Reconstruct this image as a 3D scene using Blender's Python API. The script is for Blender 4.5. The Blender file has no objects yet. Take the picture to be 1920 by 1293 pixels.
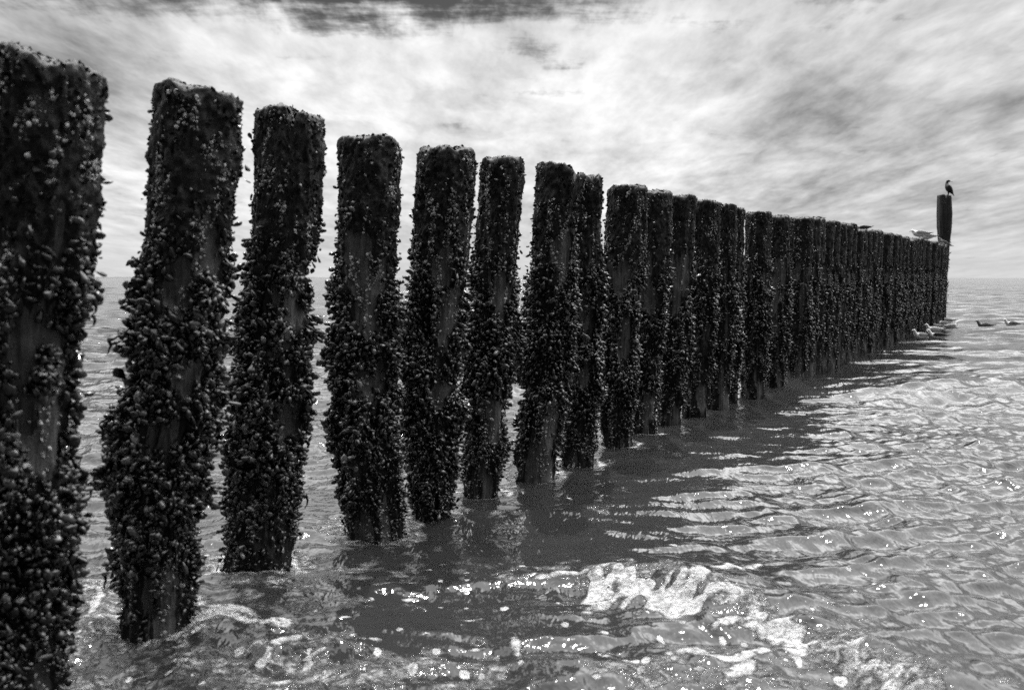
import bpy, math, random
import numpy as np
from mathutils import Vector

sc = bpy.context.scene
R = math.radians
# ------------------------------------------------------------------ camera
W0, H0, F = 1920.0, 1293.0, 1867.0          # photo size and focal length in its pixels
CAMH = 1.40
HORIZON = 521.0
PITCH = math.atan((H0 / 2 - HORIZON) / F)
cd = bpy.data.cameras.new('camera')
cam = bpy.data.objects.new('camera', cd)
sc.collection.objects.link(cam)
cam.location = (0, 0, CAMH)
cam.rotation_euler = (math.pi / 2 - PITCH, 0, 0)
cd.sensor_width = 36.0
cd.lens = F / W0 * 36.0
cd.clip_start = 0.05
cd.clip_end = 30000
cd.dof.use_dof = True
cd.dof.focus_distance = 9.0
cd.dof.aperture_fstop = 3.4
sc.camera = cam

# ------------------------------------------------------------------ light
SUN_EL, SUN_AZ = R(60), R(2)               # azimuth from +Y towards +X
sv = Vector((math.sin(SUN_AZ) * math.cos(SUN_EL), math.cos(SUN_AZ) * math.cos(SUN_EL), math.sin(SUN_EL)))
sl = bpy.data.lights.new('sun', 'SUN')
sun = bpy.data.objects.new('sun', sl)
sc.collection.objects.link(sun)
sun.rotation_euler = (-sv).to_track_quat('-Z', 'Y').to_euler()
sl.energy = 3.0
sl.angle = R(0.6)
sl.color = (1, 0.995, 0.99)
sc.view_settings.view_transform = 'Standard'
sc.view_settings.look = 'None'
sc.view_settings.exposure = 0.0
sc.view_settings.gamma = 1.0
sc.view_settings.use_curve_mapping = False
sc.cycles.max_bounces = 6
sc.cycles.diffuse_bounces = 2
sc.cycles.glossy_bounces = 3
sc.cycles.transmission_bounces = 2
sc.cycles.use_denoising = False
sc.cycles.adaptive_threshold = 0.006


class NT:
    """small node-tree helper"""
    def __init__(self, nt):
        self.nt = nt
        nt.nodes.clear()

    def n(self, typ, **kw):
        nd = self.nt.nodes.new(typ)
        for k, v in kw.items():
            setattr(nd, k, v)
        return nd

    def put(self, sock, v):
        if v is None:
            return
        if isinstance(v, bpy.types.NodeSocket):
            self.nt.links.new(v, sock)
        else:
            sock.default_value = v

    def m(self, op, a, b=None, c=None, clamp=False):
        nd = self.n('ShaderNodeMath', operation=op, use_clamp=clamp)
        self.put(nd.inputs[0], a); self.put(nd.inputs[1], b); self.put(nd.inputs[2], c)
        return nd.outputs[0]

    def vm(self, op, a, b=None):
        nd = self.n('ShaderNodeVectorMath', operation=op)
        self.put(nd.inputs[0], a); self.put(nd.inputs[1], b)
        return nd.outputs['Value'] if op in ('DOT_PRODUCT', 'LENGTH') else nd.outputs[0]

    def mr(self, v, a, b, c=0.0, d=1.0, smooth=True):
        nd = self.n('ShaderNodeMapRange', interpolation_type='SMOOTHSTEP' if smooth else 'LINEAR')
        for i, q in enumerate((v, a, b, c, d)):
            self.put(nd.inputs[i], q)
        return nd.outputs[0]

    def mix(self, f, a, b):
        nd = self.n('ShaderNodeMix', data_type='FLOAT')
        self.put(nd.inputs[0], f); self.put(nd.inputs[2], a); self.put(nd.inputs[3], b)
        return nd.outputs[0]

    def noise(self, vec, scale, detail=4, rough=0.5, dist=0.0, lac=2.0):
        nd = self.n('ShaderNodeTexNoise')
        self.put(nd.inputs['Vector'], vec)
        nd.inputs['Scale'].default_value = scale
        nd.inputs['Detail'].default_value = detail
        nd.inputs['Roughness'].default_value = rough
        nd.inputs['Distortion'].default_value = dist
        nd.inputs['Lacunarity'].default_value = lac
        return nd.outputs['Fac']

    def vor(self, vec, scale, feature='F1', rand=1.0):
        nd = self.n('ShaderNodeTexVoronoi', feature=feature)
        self.put(nd.inputs['Vector'], vec)
        nd.inputs['Scale'].default_value = scale
        nd.inputs['Randomness'].default_value = rand
        return nd

    def xyz(self, v):
        nd = self.n('ShaderNodeSeparateXYZ'); self.put(nd.inputs[0], v)
        return nd.outputs

    def comb(self, x, y, z):
        nd = self.n('ShaderNodeCombineXYZ')
        for i, q in enumerate((x, y, z)):
            self.put(nd.inputs[i], q)
        return nd.outputs[0]

    def mapping(self, v, loc=(0, 0, 0), rot=(0, 0, 0), scale=(1, 1, 1)):
        nd = self.n('ShaderNodeMapping')
        self.put(nd.inputs[0], v)
        nd.inputs['Location'].default_value = loc
        nd.inputs['Rotation'].default_value = rot
        nd.inputs['Scale'].default_value = scale
        return nd.outputs[0]

    def attr(self, name):
        return self.n('ShaderNodeAttribute', attribute_name=name).outputs['Fac']

    def grey(self, v):
        nd = self.n('ShaderNodeCombineColor')
        for i in range(3):
            self.put(nd.inputs[i], v)
        return nd.outputs[0]


# ------------------------------------------------------------------ pixel -> place
def ray(px, py):
    cp, sp = math.cos(PITCH), math.sin(PITCH)
    u, v = (px - W0 / 2) / F, (H0 / 2 - py) / F
    return (u, cp + v * sp, -sp + v * cp)


def on_water(px, py, z=0.0):
    r = ray(px, py)
    t = (z - CAMH) / r[2]
    return (r[0] * t, r[1] * t)


def at_depth(px, py, Y):
    r = ray(px, py)
    t = Y / r[1]
    return (r[0] * t, CAMH + r[2] * t)


def direction(px, py):
    return tuple(Vector(ray(px, py)).normalized())


# ------------------------------------------------------------------ world: Nishita sky with high cloud
wd = bpy.data.worlds.new('World')
sc.world = wd
wd.use_nodes = True
t = NT(wd.node_tree)
sky = t.n('ShaderNodeTexSky', sky_type='NISHITA')
sky.sun_disc = False
sky.sun_elevation = SUN_EL
sky.sun_rotation = SUN_AZ
sky.air_density = 1.0
sky.dust_density = 1.0
sky.ozone_density = 1.0
sepc = t.n('ShaderNodeSeparateColor')
t.put(sepc.inputs[0], sky.outputs[0])
clear = t.m('MULTIPLY', sepc.outputs[0], 0.33)        # black-and-white film behind a red filter
dirv = t.n('ShaderNodeTexCoord').outputs['Generated']
dx, dy, dz = t.xyz(dirv)
zz = t.m('MAXIMUM', dz, 0.0)
den = t.m('ADD', zz, 0.10)
px_ = t.m('DIVIDE', dx, den)
py_ = t.m('DIVIDE', dy, den)
pl = t.comb(px_, py_, 0.0)


def lobe(px, py, lo, hi):
    """soft patch of the sky round one direction, 0..1; lo, hi in degrees"""
    d = t.vm('DOT_PRODUCT', dirv, direction(px, py))
    return t.mr(d, math.cos(R(hi)), math.cos(R(lo)))


warp = t.noise(pl, 1.1, 3, 0.5)
warpv = t.vm('ADD', pl, t.comb(t.m('MULTIPLY', warp, 0.55), t.m('MULTIPLY', warp, -0.25), warp))
streak_v = t.mapping(warpv, rot=(0, 0, R(-17)), scale=(1.0, 0.30, 1))
streak = t.noise(streak_v, 2.6, 8, 0.55, 0.0)
fine = t.noise(t.mapping(pl, loc=(3.1, 1.7, 0), rot=(0, 0, R(-24)), scale=(1, 0.34, 1)), 8.5, 9, 0.62, 0.12)
puffs = t.noise(t.mapping(pl, loc=(7.3, 2.2, 0), scale=(0.6, 1.2, 1)), 4.0, 9, 0.62, 0.1)
# holes where clear (dark) sky shows
hole = t.m('MULTIPLY', t.mr(dz, 0.212, 0.266), t.mr(dx, -0.05, 0.16, 1.0, 0.40))
hole = t.m('MAXIMUM', hole, t.m('MULTIPLY', lobe(1020, 0, 0.1, 5.0), 0.22))
cover = t.m('ADD', t.m('MULTIPLY', puffs, 0.70), t.m('MULTIPLY', fine, 0.47))
cover = t.m('SUBTRACT', cover, t.m('MULTIPLY', hole, 0.36))
cover = t.mr(cover, 0.24, 0.50)
# tone of the cloud itself
tone = t.m('ADD', t.m('MULTIPLY', streak, 0.85), t.m('MULTIPLY', fine, 0.50))
bright = t.m('ADD', t.m('MULTIPLY', lobe(680, 130, 1, 12), 0.12), t.m('MULTIPLY', lobe(1150, 170, 1, 9), 0.13))
bright = t.m('ADD', bright, t.m('MULTIPLY', lobe(300, 330, 1, 9), 0.10))
grey_ = t.m('ADD', t.m('MULTIPLY', lobe(1800, 170, 1, 10), 0.08), t.m('MULTIPLY', lobe(130, 60, 1, 6), 0.13))
grey_ = t.m('ADD', grey_, t.m('MULTIPLY', lobe(1500, 260, 1, 8), 0.04))
tone = t.m('SUBTRACT', t.m('ADD', tone, bright), grey_)
low = t.mr(dz, 0.0, 0.09, 1.0, 0.0)
tone = t.mix(t.m('MULTIPLY', low, 0.75), tone, 0.69)
cloud = t.mr(tone, 0.40, 0.97, 3.4, 13.6, smooth=False)
# added bright sky above the frame, stronger to the right, brightens the water
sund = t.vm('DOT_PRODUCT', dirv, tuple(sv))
sky_fill = t.m('MULTIPLY', t.mr(sund, 0.25, 1.0), t.mr(dz, 0.285, 0.52))
sky_fill = t.m('MULTIPLY', sky_fill, t.mr(streak, 0.3, 0.7, 32.0, 74.0))
sky_fill = t.m('MULTIPLY', sky_fill, t.mr(dx, 0.0, 0.40, 1.0, 1.35))
col = t.m('ADD', t.m('MULTIPLY', t.mix(cover, clear, cloud), t.mr(dy, -0.5, 0.45, 0.36, 1.0)), sky_fill)  # sky behind the camera dimmed to deepen the shade on the piles
below = t.mr(dz, -0.02, 0.0)
col = t.mix(below, 0.8, col)
bg = t.n('ShaderNodeBackground')
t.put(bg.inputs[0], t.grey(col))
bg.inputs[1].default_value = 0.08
wo = t.n('ShaderNodeOutputWorld')
t.nt.links.new(bg.outputs[0], wo.inputs[0])


# ------------------------------------------------------------------ numpy noise
def _hash(ix, iy, iz, seed):
    h = (ix.astype(np.int64) * 374761393 + iy.astype(np.int64) * 668265263 + iz.astype(np.int64) * 2147483647 + seed * 974634777) & 0xFFFFFFFF
    h = ((h ^ (h >> 13)) * 1274126177) & 0xFFFFFFFF
    h = ((h ^ (h >> 16)) * 2246822519) & 0xFFFFFFFF
    return ((h ^ (h >> 15)) & 0xFFFFFF).astype(np.float32) / np.float32(0xFFFFFF)


def vnoise(x, y, z, seed=0):
    x, y, z = np.broadcast_arrays(np.asarray(x, np.float32), np.asarray(y, np.float32), np.asarray(z, np.float32))
    fx, fy, fz = np.floor(x), np.floor(y), np.floor(z)
    ix, iy, iz = fx.astype(np.int64), fy.astype(np.int64), fz.astype(np.int64)
    u, v, w = x - fx, y - fy, z - fz
    u, v, w = (q * q * q * (q * (q * 6 - 15) + 10) for q in (u, v, w))
    def c(a, b, d): return _hash(ix + a, iy + b, iz + d, seed)
    x00 = c(0, 0, 0) * (1 - u) + c(1, 0, 0) * u
    x10 = c(0, 1, 0) * (1 - u) + c(1, 1, 0) * u
    x01 = c(0, 0, 1) * (1 - u) + c(1, 0, 1) * u
    x11 = c(0, 1, 1) * (1 - u) + c(1, 1, 1) * u
    return (x00 * (1 - v) + x10 * v) * (1 - w) + (x01 * (1 - v) + x11 * v) * w


def fbm(x, y, z, seed=0, octaves=4, gain=0.5):
    s, a, tot, f = 0.0, 1.0, 0.0, 1.0
    for o in range(octaves):
        s = s + a * vnoise(x * f + o * 17.3, y * f + o * 9.1, z * f + o * 4.7, seed + o)
        tot += a
        a *= gain
        f *= 2.03
    return s / tot


# ------------------------------------------------------------------ mesh building
def mesh_np(name, co, quads=None, tris=None, smooth=True, attrs=None):
    me = bpy.data.meshes.new(name)
    co = np.ascontiguousarray(co, np.float32)
    nq = 0 if quads is None else len(quads)
    nt_ = 0 if tris is None else len(tris)
    me.vertices.add(len(co))
    me.vertices.foreach_set('co', co.ravel())
    idx = []
    if nq: idx.append(np.asarray(quads, np.int32).ravel())
    if nt_: idx.append(np.asarray(tris, np.int32).ravel())
    idx = np.concatenate(idx)
    me.loops.add(len(idx))
    me.loops.foreach_set('vertex_index', idx)
    me.polygons.add(nq + nt_)
    start = np.concatenate([np.arange(nq) * 4, nq * 4 + np.arange(nt_) * 3]).astype(np.int32)
    me.polygons.foreach_set('loop_start', start)
    me.polygons.foreach_set('use_smooth', np.full(nq + nt_, smooth, bool))
    for k, v in (attrs or {}).items():
        at = me.attributes.new(k, 'FLOAT', 'POINT')
        at.data.foreach_set('value', np.ascontiguousarray(v, np.float32))
    me.update(calc_edges=True)
    me.validate()
    return me


def link(name, me, mat, parent=None):
    o = bpy.data.objects.new(name, me)
    sc.collection.objects.link(o)
    if mat: me.materials.append(mat)
    if parent: o.parent = parent
    return o


def thing(name, label, cat, loc=(0, 0, 0), rotz=0.0, group=None):
    o = bpy.data.objects.new(name, None)
    o.empty_display_size = 0.1
    sc.collection.objects.link(o)
    o.location = loc
    o.rotation_euler = (0, 0, rotz)
    o['label'] = label
    o['category'] = cat
    if group: o['group'] = group
    return o


def copy_tree(o, parent=None):
    c = o.copy()
    sc.collection.objects.link(c)
    c.parent = parent
    for ch in o.children: copy_tree(ch, c)
    return c


# ------------------------------------------------------------------ materials
def mat(name):
    m = bpy.data.materials.new(name)
    m.use_nodes = True
    t = NT(m.node_tree)
    b = t.n('ShaderNodeBsdfPrincipled')
    o = t.n('ShaderNodeOutputMaterial')
    t.nt.links.new(b.outputs[0], o.inputs[0])
    return m, t, b


def bump(t, b, h, strength, dist):
    nd = t.n('ShaderNodeBump')
    nd.inputs['Strength'].default_value = strength
    nd.inputs['Distance'].default_value = dist
    t.put(nd.inputs['Height'], h)
    t.nt.links.new(nd.outputs[0], b.inputs['Normal'])


# weathered timber under a black algae crust; 'bare' says where the crust has come off
M_TIMBER, t, b = mat('weathered_timber')
oc = t.n('ShaderNodeTexCoord').outputs['Object']
grain = t.noise(t.mapping(oc, scale=(1, 1, 0.10)), 60, 5, 0.65)
blot = t.noise(oc, 9, 5, 0.6)
pit = t.noise(oc, 120, 4, 0.7)
woodc = t.m('MULTIPLY', t.mr(grain, 0.25, 0.75, 0.032, 0.16), t.mr(blot, 0.3, 0.7, 0.55, 1.15))
algc = t.mr(t.noise(oc, 45, 5, 0.7), 0.35, 0.75, 0.002, 0.016)
bare = t.m('ADD', t.attr('bare'), t.m('MULTIPLY', t.m('SUBTRACT', t.noise(oc, 22, 5, 0.7), 0.5), 0.9))
bare = t.mr(bare, 0.42, 0.62)
v = t.vor(oc, 95)
dots = t.m('MULTIPLY', t.mr(v.outputs['Distance'], 0.16, 0.36, 1.0, 0.0), t.mr(t.noise(oc, 13, 3, 0.6), 0.58, 0.70))
c = t.mix(bare, algc, woodc)
c = t.mix(t.m('MULTIPLY', dots, 0.8), c, 0.32)
t.put(b.inputs['Base Color'], t.grey(c))
t.put(b.inputs['Roughness'], t.mix(bare, 0.55, 0.60))
b.inputs['Specular IOR Level'].default_value = 0.3
bump(t, b, t.m('ADD', t.m('ADD', t.m('MULTIPLY', grain, 0.4), t.m('MULTIPLY', pit, 0.7)), dots), 0.9, 0.006)

M_POST, t, b = mat('dark_post_timber')
oc = t.n('ShaderNodeTexCoord').outputs['Object']
grain = t.noise(t.mapping(oc, scale=(1, 1, 0.07)), 26, 6, 0.65)
crack = t.noise(t.mapping(oc, scale=(1, 1, 0.04)), 14, 3, 0.5)
c = t.m('MULTIPLY', t.mr(grain, 0.3, 0.75, 0.005, 0.05), t.mr(crack, 0.42, 0.5, 0.3, 1.0))
t.put(b.inputs['Base Color'], t.grey(c))
b.inputs['Roughness'].default_value = 0.7
bump(t, b, t.m('ADD', grain, crack), 0.9, 0.02)

M_MUSSEL, t, b = mat('mussel_shell')
oc = t.n('ShaderNodeTexCoord').outputs['Object']
rnd = t.n('ShaderNodeNewGeometry').outputs['Random Per Island']
nz = t.noise(oc, 140, 3, 0.6)
c = t.m('ADD', t.m('MULTIPLY', t.m('POWER', rnd, 3.0), 0.008), t.m('MULTIPLY', t.m('POWER', rnd, 16.0), 0.16))
c = t.m('ADD', t.m('ADD', c, 0.0008), t.m('MULTIPLY', t.mr(t.noise(oc, 75, 4, 0.65), 0.56, 0.66), t.m('MULTIPLY', t.m('POWER', rnd, 2.0), 0.42)))
t.put(b.inputs['Base Color'], t.grey(c))
t.put(b.inputs['Roughness'], t.mix(rnd, 0.34, 0.16))
b.inputs['Specular IOR Level'].default_value = 0.9
bump(t, b, nz, 0.2, 0.002)

M_BARN, t, b = mat('barnacle_shell')
rnd = t.n('ShaderNodeNewGeometry').outputs['Random Per Island']
t.put(b.inputs['Base Color'], t.grey(t.m('ADD', t.m('MULTIPLY', t.m('POWER', rnd, 1.6), 0.60), 0.05)))
b.inputs['Roughness'].default_value = 0.7

M_ALGAE, t, b = mat('dark_algae')
rnd = t.n('ShaderNodeNewGeometry').outputs['Random Per Island']
t.put(b.inputs['Base Color'], t.grey(t.m('ADD', t.m('MULTIPLY', rnd, 0.016), 0.002)))
b.inputs['Roughness'].default_value = 0.5
b.inputs['Specular IOR Level'].default_value = 0.3


def plain(name, val, rough=0.6, var=0.0, scale=40):
    m, t, b = mat(name)
    oc = t.n('ShaderNodeTexCoord').outputs['Object']
    nz = t.noise(oc, scale, 4, 0.6)
    t.put(b.inputs['Base Color'], t.grey(t.mr(nz, 0.3, 0.7, val * (1 - var), val * (1 + var))))
    b.inputs['Roughness'].default_value = rough
    return m


M_WHITE = plain('white_plumage', 0.93, 0.7, 0.04)
M_GREYW = plain('grey_plumage', 0.42, 0.7, 0.10)
M_DARKW = plain('black_plumage', 0.02, 0.5, 0.3)
M_BROWN = plain('mottled_plumage', 0.17, 0.7, 0.6, 30)
M_CORM = plain('glossy_black_plumage', 0.012, 0.35, 0.4)
M_BILL = plain('bill', 0.25, 0.5, 0.1)
M_LEG = plain('leg_skin', 0.35, 0.6, 0.1)
M_PALE = plain('pale_throat', 0.65, 0.7, 0.05)
M_SHORE = plain('dune_shore', 0.10, 0.9, 0.25, 0.004)

# water: silty sea, real waves in the mesh and small ripples as bump; foam by the 'foam' attribute
M_WATER, t, b = mat('sea_water')
geo = t.n('ShaderNodeNewGeometry').outputs['Position']
rip_v = t.mapping(geo, rot=(0, 0, R(-8)), scale=(1, 0.45, 1))
rip = t.noise(rip_v, 9, 3, 0.55, 0.4)
rip3 = t.noise(t.mapping(geo, rot=(0, 0, R(-20)), scale=(1, 0.5, 1)), 85, 1, 0.5, 0.2)
rip2 = t.noise(t.mapping(geo, rot=(0, 0, R(14)), scale=(1, 0.55, 1)), 30, 1, 0.5, 0.4)
swell = t.noise(t.mapping(geo, rot=(0, 0, R(6)), scale=(0.20, 1, 1)), 0.55, 3, 0.5, 0.2)
fnz = t.noise(geo, 26, 6, 0.72, 0.6)
fa = t.attr('foam')
thin = t.attr('thin')
bub = t.noise(geo, 90, 5, 0.75, 0.3)
fm = t.m('ADD', fa, t.m('ADD', t.m('MULTIPLY', t.m('SUBTRACT', fnz, 0.5), 0.9), t.m('MULTIPLY', t.m('SUBTRACT', bub, 0.5), 0.5)))
fm = t.m('MULTIPLY', t.mr(fm, 0.28, 0.76), t.mr(fa, 0.02, 0.12))
# torn threads of thin foam drawn out by the current; some paint sky reflections
th_v = t.vm('ADD', t.mapping(geo, rot=(0, 0, R(18)), scale=(0.55, 1.0, 0)), t.grey(t.m('MULTIPLY', t.noise(geo, 5, 3, 0.6), 0.22)))
rid = t.noise(th_v, 9, 5, 0.62, 0.6)
rid = t.m('SUBTRACT', 1.0, t.m('MULTIPLY', t.m('ABSOLUTE', t.m('SUBTRACT', rid, 0.5)), 2.0))
gap = t.m('ADD', thin, t.m('MULTIPLY', t.m('SUBTRACT', t.noise(geo, 6, 4, 0.65), 0.5), 1.9))
lace = t.m('MULTIPLY', t.mr(rid, 0.76, 0.97), t.mr(gap, 0.45, 0.95))
lace = t.m('MULTIPLY', lace, t.mr(fnz, 0.30, 0.55))
fmask = t.m('MAXIMUM', fm, t.m('MULTIPLY', lace, 0.85), clamp=True)
t.put(b.inputs['Base Color'], t.grey(t.mix(fmask, 0.028, t.mr(fnz, 0.32, 0.66, 0.30, 0.86))))
t.put(b.inputs['Roughness'], t.mix(fmask, 0.10, 0.8))
b.inputs['IOR'].default_value = 1.333
hgt = t.m('ADD', t.m('MULTIPLY', rip, 0.016), t.m('ADD', t.m('MULTIPLY', rip2, 0.0024), t.m('MULTIPLY', rip3, 0.0004)))
hgt = t.m('ADD', hgt, t.m('MULTIPLY', t.m('MULTIPLY', fmask, t.m('ADD', fnz, t.m('MULTIPLY', bub, 0.12))), 0.045))
hgt = t.m('ADD', hgt, t.m('MULTIPLY', t.m('MULTIPLY', t.attr('far'), swell), 1.15))
nd = t.n('ShaderNodeBump')
nd.inputs['Strength'].default_value = 1.0
nd.inputs['Distance'].default_value = 1.0
t.put(nd.inputs['Height'], hgt)
t.nt.links.new(nd.outputs[0], b.inputs['Normal'])

M_FOAM, t, b = mat('sea_foam')
b.inputs['Base Color'].default_value = (0.82, 0.82, 0.82, 1)
b.inputs['Roughness'].default_value = 0.8

# ------------------------------------------------------------------ the sea
rng = np.random.default_rng(11)


def rings():
    r = [1.2]
    while r[-1] < 9000:
        q = r[-1]
        r.append(q * (1 + (0.0022 if q < 9 else 0.0022 + min(0.0085, (q - 9) * 0.0003))))
    return np.array(r)


rr = rings()
a_in = np.radians(np.arange(-31, 31.001, 0.07))
a_mid = np.radians(np.concatenate([np.arange(-60, -31, 0.25), np.arange(31.25, 60.01, 0.25)]))
a_out = np.radians(np.arange(63, 298, 3.0))
aa = np.sort(np.concatenate([a_in, a_mid, a_out]))
NR, NA = len(rr), len(aa)
gr, ga = np.meshgrid(rr, aa, indexing='ij')
gx, gy = (gr * np.sin(ga)).ravel(), (gr * np.cos(ga)).ravel()
grad = gr.ravel()


def seg_dist(x, y, pts):
    """distance to a polyline and the share of its length reached"""
    best = np.full(x.shape, 1e9); par = np.zeros_like(x); side = np.zeros_like(x)
    L = [math.dist(pts[i], pts[i + 1]) for i in range(len(pts) - 1)]
    tot = sum(L); acc = 0
    for i in range(len(pts) - 1):
        ax, ay = pts[i]; bx, by = pts[i + 1]
        ux, uy = (bx - ax) / L[i], (by - ay) / L[i]
        s = np.clip((x - ax) * ux + (y - ay) * uy, 0, L[i])
        qx, qy = x - ax - s * ux, y - ay - s * uy
        d = np.hypot(qx, qy)
        mk = d < best
        best[mk] = d[mk]; par[mk] = (acc + s[mk]) / tot
        side[mk] = (ux * qy - uy * qx)[mk]
        acc += L[i]
    return best, par, np.sign(side)


LEE = [on_water(840, 985), on_water(1190, 836), on_water(1510, 712), on_water(1762, 606)]


def waves(x, y, r):
    """sum of travelling waves; returns dx, dy, dz (crests sharpened sideways)"""
    dxs = np.zeros_like(x); dys = np.zeros_like(x); h = np.zeros_like(x)
    g = np.random.default_rng(5)
    gust = 0.50 + 0.9 * fbm(x * 0.35, y * 0.16, 0 * x, 3, 3)
    lee, _, sd_ = seg_dist(x, y, LEE)                  # calmer water in the lee of the piles
    open_ = np.clip((lee - 0.3) / 2.0, 0, 1)
    res = r * 0.0026 + np.maximum(0, (r - 9)) * 0.004
    for k in range(56):
        lam = 0.10 * (1.083 ** k)                      # 0.10 .. 8 m
        cross = g.random() < 0.5
        base = R(12) if cross else R(-82)   # direction the wave travels, from +X
        th = base + g.normal(0, R(13))
        if lam > 1.6: th = R(-82) + g.normal(0, R(22))
        kx, ky = math.cos(th), math.sin(th)
        slope = 0.070 if lam < 0.36 else 0.070 * (0.36 / lam) ** 0.50
        amp = slope * lam / (2 * math.pi)
        ph = g.random() * 6.283
        w = 2 * math.pi / lam
        fade = np.clip(lam / (res * 2.6) - 0.6, 0, 1)
        a = amp * fade * (gust if lam < 1.4 else 1.0) * ((0.22 + 0.78 * open_) if cross and lam < 1.6 else (0.62 + 0.38 * open_))
        p = w * (kx * x + ky * y) + ph
        h += a * np.cos(p)
        s = np.sin(p)
        dxs -= 0.8 * a * kx * s
        dys -= 0.8 * a * ky * s
    return dxs, dys, h


wx, wy, wh = waves(gx, gy, grad)
near = grad < 9.0
foam = np.zeros_like(gx); thin = np.zeros_like(gx)
X, Y = gx[near], gy[near]
n1 = fbm(X * 9, Y * 9, 0 * X, 21, 4)
n2 = fbm(X * 30, Y * 30, 0 * X, 22, 3)
hn = wh[near]; fn = foam[near]; tn = thin[near]
# the little breaking wave in front
CR = [(560, 1120, .015, 0, 0), (830, 1094, .03, 0, 0), (1085, 1088, .065, 0.0, 0), (1120, 1090, .085, .30, 1), (1180, 1100, .10, .42, 1), (1260, 1112, .10, .46, 1), (1340, 1128, .095, .34, 1),
      (1400, 1145, .08, .16, .9), (1425, 1152, .075, .10, .5), (1470, 1170, .075, .20, .72), (1560, 1212, .07, .22, .74), (1680, 1275, .065, .2, .68), (1900, 1400, .05, .15, .5)]
crest = [on_water(q[0], q[1]) for q in CR]
cum = np.concatenate([[0], np.cumsum([math.dist(crest[k], crest[k + 1]) for k in range(len(crest) - 1)])]); cum /= cum[-1]
d, par, side = seg_dist(X, Y, crest)
sd = d * side                                          # + behind the crest, - on the camera side
rise = np.interp(par, cum, [q[2] for q in CR])
prof = np.where(sd > 0, np.exp(-(sd / 0.34) ** 2), np.exp(-(sd / 0.15) ** 2))
hn += rise * prof
lo = np.interp(par, cum, [q[3] for q in CR])
full = np.interp(par, cum, [q[4] for q in CR])
n3 = fbm(X * 3, Y * 3, 0 * X, 23, 3)
q = (-sd) / np.maximum(lo, 1e-3) + (n1 - 0.5) * 0.9 + (n3 - 0.5) * 0.7 + (vnoise(par * 95, sd * 7, 0 * X, 41) - 0.5) * 0.45 + (vnoise(par * 40, sd * 4, 0 * X, 42) - 0.5) * 0.4
front = np.clip((q - 0.08) / 0.22, 0, 1) * np.clip((1.0 - q) / 0.35, 0, 1) * (lo > 0.04) * (d < 0.9)
brk = np.clip(front, 0, 1) * full
fall = fbm(X * 26, Y * 7, 0 * X, 25, 4, 0.6)
fn = np.maximum(fn, brk * np.clip(0.55 + 1.0 * fall, 0, 1.1))
hn += brk * (0.034 * (n1 - 0.4) + 0.010 * (n2 - 0.45))
tn = np.maximum(tn, np.exp(-(sd / 0.3) ** 2) * np.interp(par, [0.1, 0.3, 1], [0, 0.5, 0.55]))


def streak_foam(pts, hw, val=0.95):
    global fn, hn
    P = [on_water(*p) for p in pts]
    if len(P) == 1:
        P = [P[0], (P[0][0] + 0.02, P[0][1])]
    d, par, side = seg_dist(X, Y, P)
    w = 0.62 * hw * (0.45 + 0.9 * np.sin(np.pi * np.clip(par * 0.8 + 0.1, 0, 1))) * (0.55 + 0.9 * n1)
    k = np.clip((w - d) / (0.7 * hw) + 0.5, 0, 1) * np.clip(0.2 + 1.5 * n2, 0.3, 1)
    fn = np.maximum(fn, k * val)
    hn += k * 0.004


for pts, hw in [
        ([(395, 1160), (425, 1172), (470, 1192)], 0.085), ([(490, 1250), (505, 1232), (530, 1218), (556, 1212)], 0.036),
        ([(518, 1202), (535, 1186), (541, 1180)], 0.05), ([(492, 1198), (504, 1194)], 0.045),
        ([(456, 1064), (447, 1080), (460, 1090), (482, 1093)], 0.035), ([(345, 1105), (400, 1090), (440, 1074)], 0.014),
        ([(290, 1208), (330, 1200), (352, 1194)], 0.022), ([(1255, 1240), (1290, 1230), (1320, 1243), (1385, 1250), (1410, 1238), (1445, 1233)], 0.042),
        ([(1375, 1282), (1395, 1270), (1412, 1255)], 0.05), ([(1470, 1226), (1495, 1232), (1508, 1255)], 0.02),
        ([(829, 1059)], 0.040), ([(805, 1076)], 0.02), ([(770, 1060)], 0.014), ([(958, 1208), (963, 1238)], 0.03), ([(702, 1220)], 0.03),
        ([(880, 1228), (905, 1222)], 0.018), ([(1340, 1096), (1372, 1084), (1402, 1062), (1414, 1060)], 0.06), ([(1000, 1101), (1060, 1094), (1098, 1096)], 0.025),
        ([(1308, 1270)], 0.03), ([(1130, 1240)], 0.02), ([(1170, 1258)], 0.025), ([(1115, 1285)], 0.02), ([(860, 1172), (905, 1166)], 0.012),
        ([(560, 1248), (600, 1240)], 0.015), ([(505, 1285), (540, 1277)], 0.025), ([(165, 1170), (185, 1140), (180, 1130)], 0.03),
        ([(1340, 1190), (1390, 1178)], 0.05), ([(300, 1250)], 0.012), ([(318, 1252)], 0.014), ([(640, 1180), (660, 1176)], 0.014), ([(1255, 1018), (1268, 1024)], 0.016),
        ([(1062, 940), (1075, 944)], 0.012), ([(985, 1180)], 0.012), ([(760, 1130), (790, 1127)], 0.012), ([(700, 1135)], 0.01)]:
    streak_foam(pts, hw)
# loose flecks of foam over the shallows
spots = rng.random((130, 2))
for sx, sy in spots:
    u, w = 130 + 1500 * sx, 1040 + 250 * sy ** 0.7
    if n1.size and rng.random() < 0.62:
        cx, cy = on_water(u, w)
        k = np.hypot((X - cx) * 1.0, (Y - cy) * 0.6) < rng.uniform(0.004, 0.02)
        fn[k] = np.maximum(fn[k], 0.9)
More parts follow.
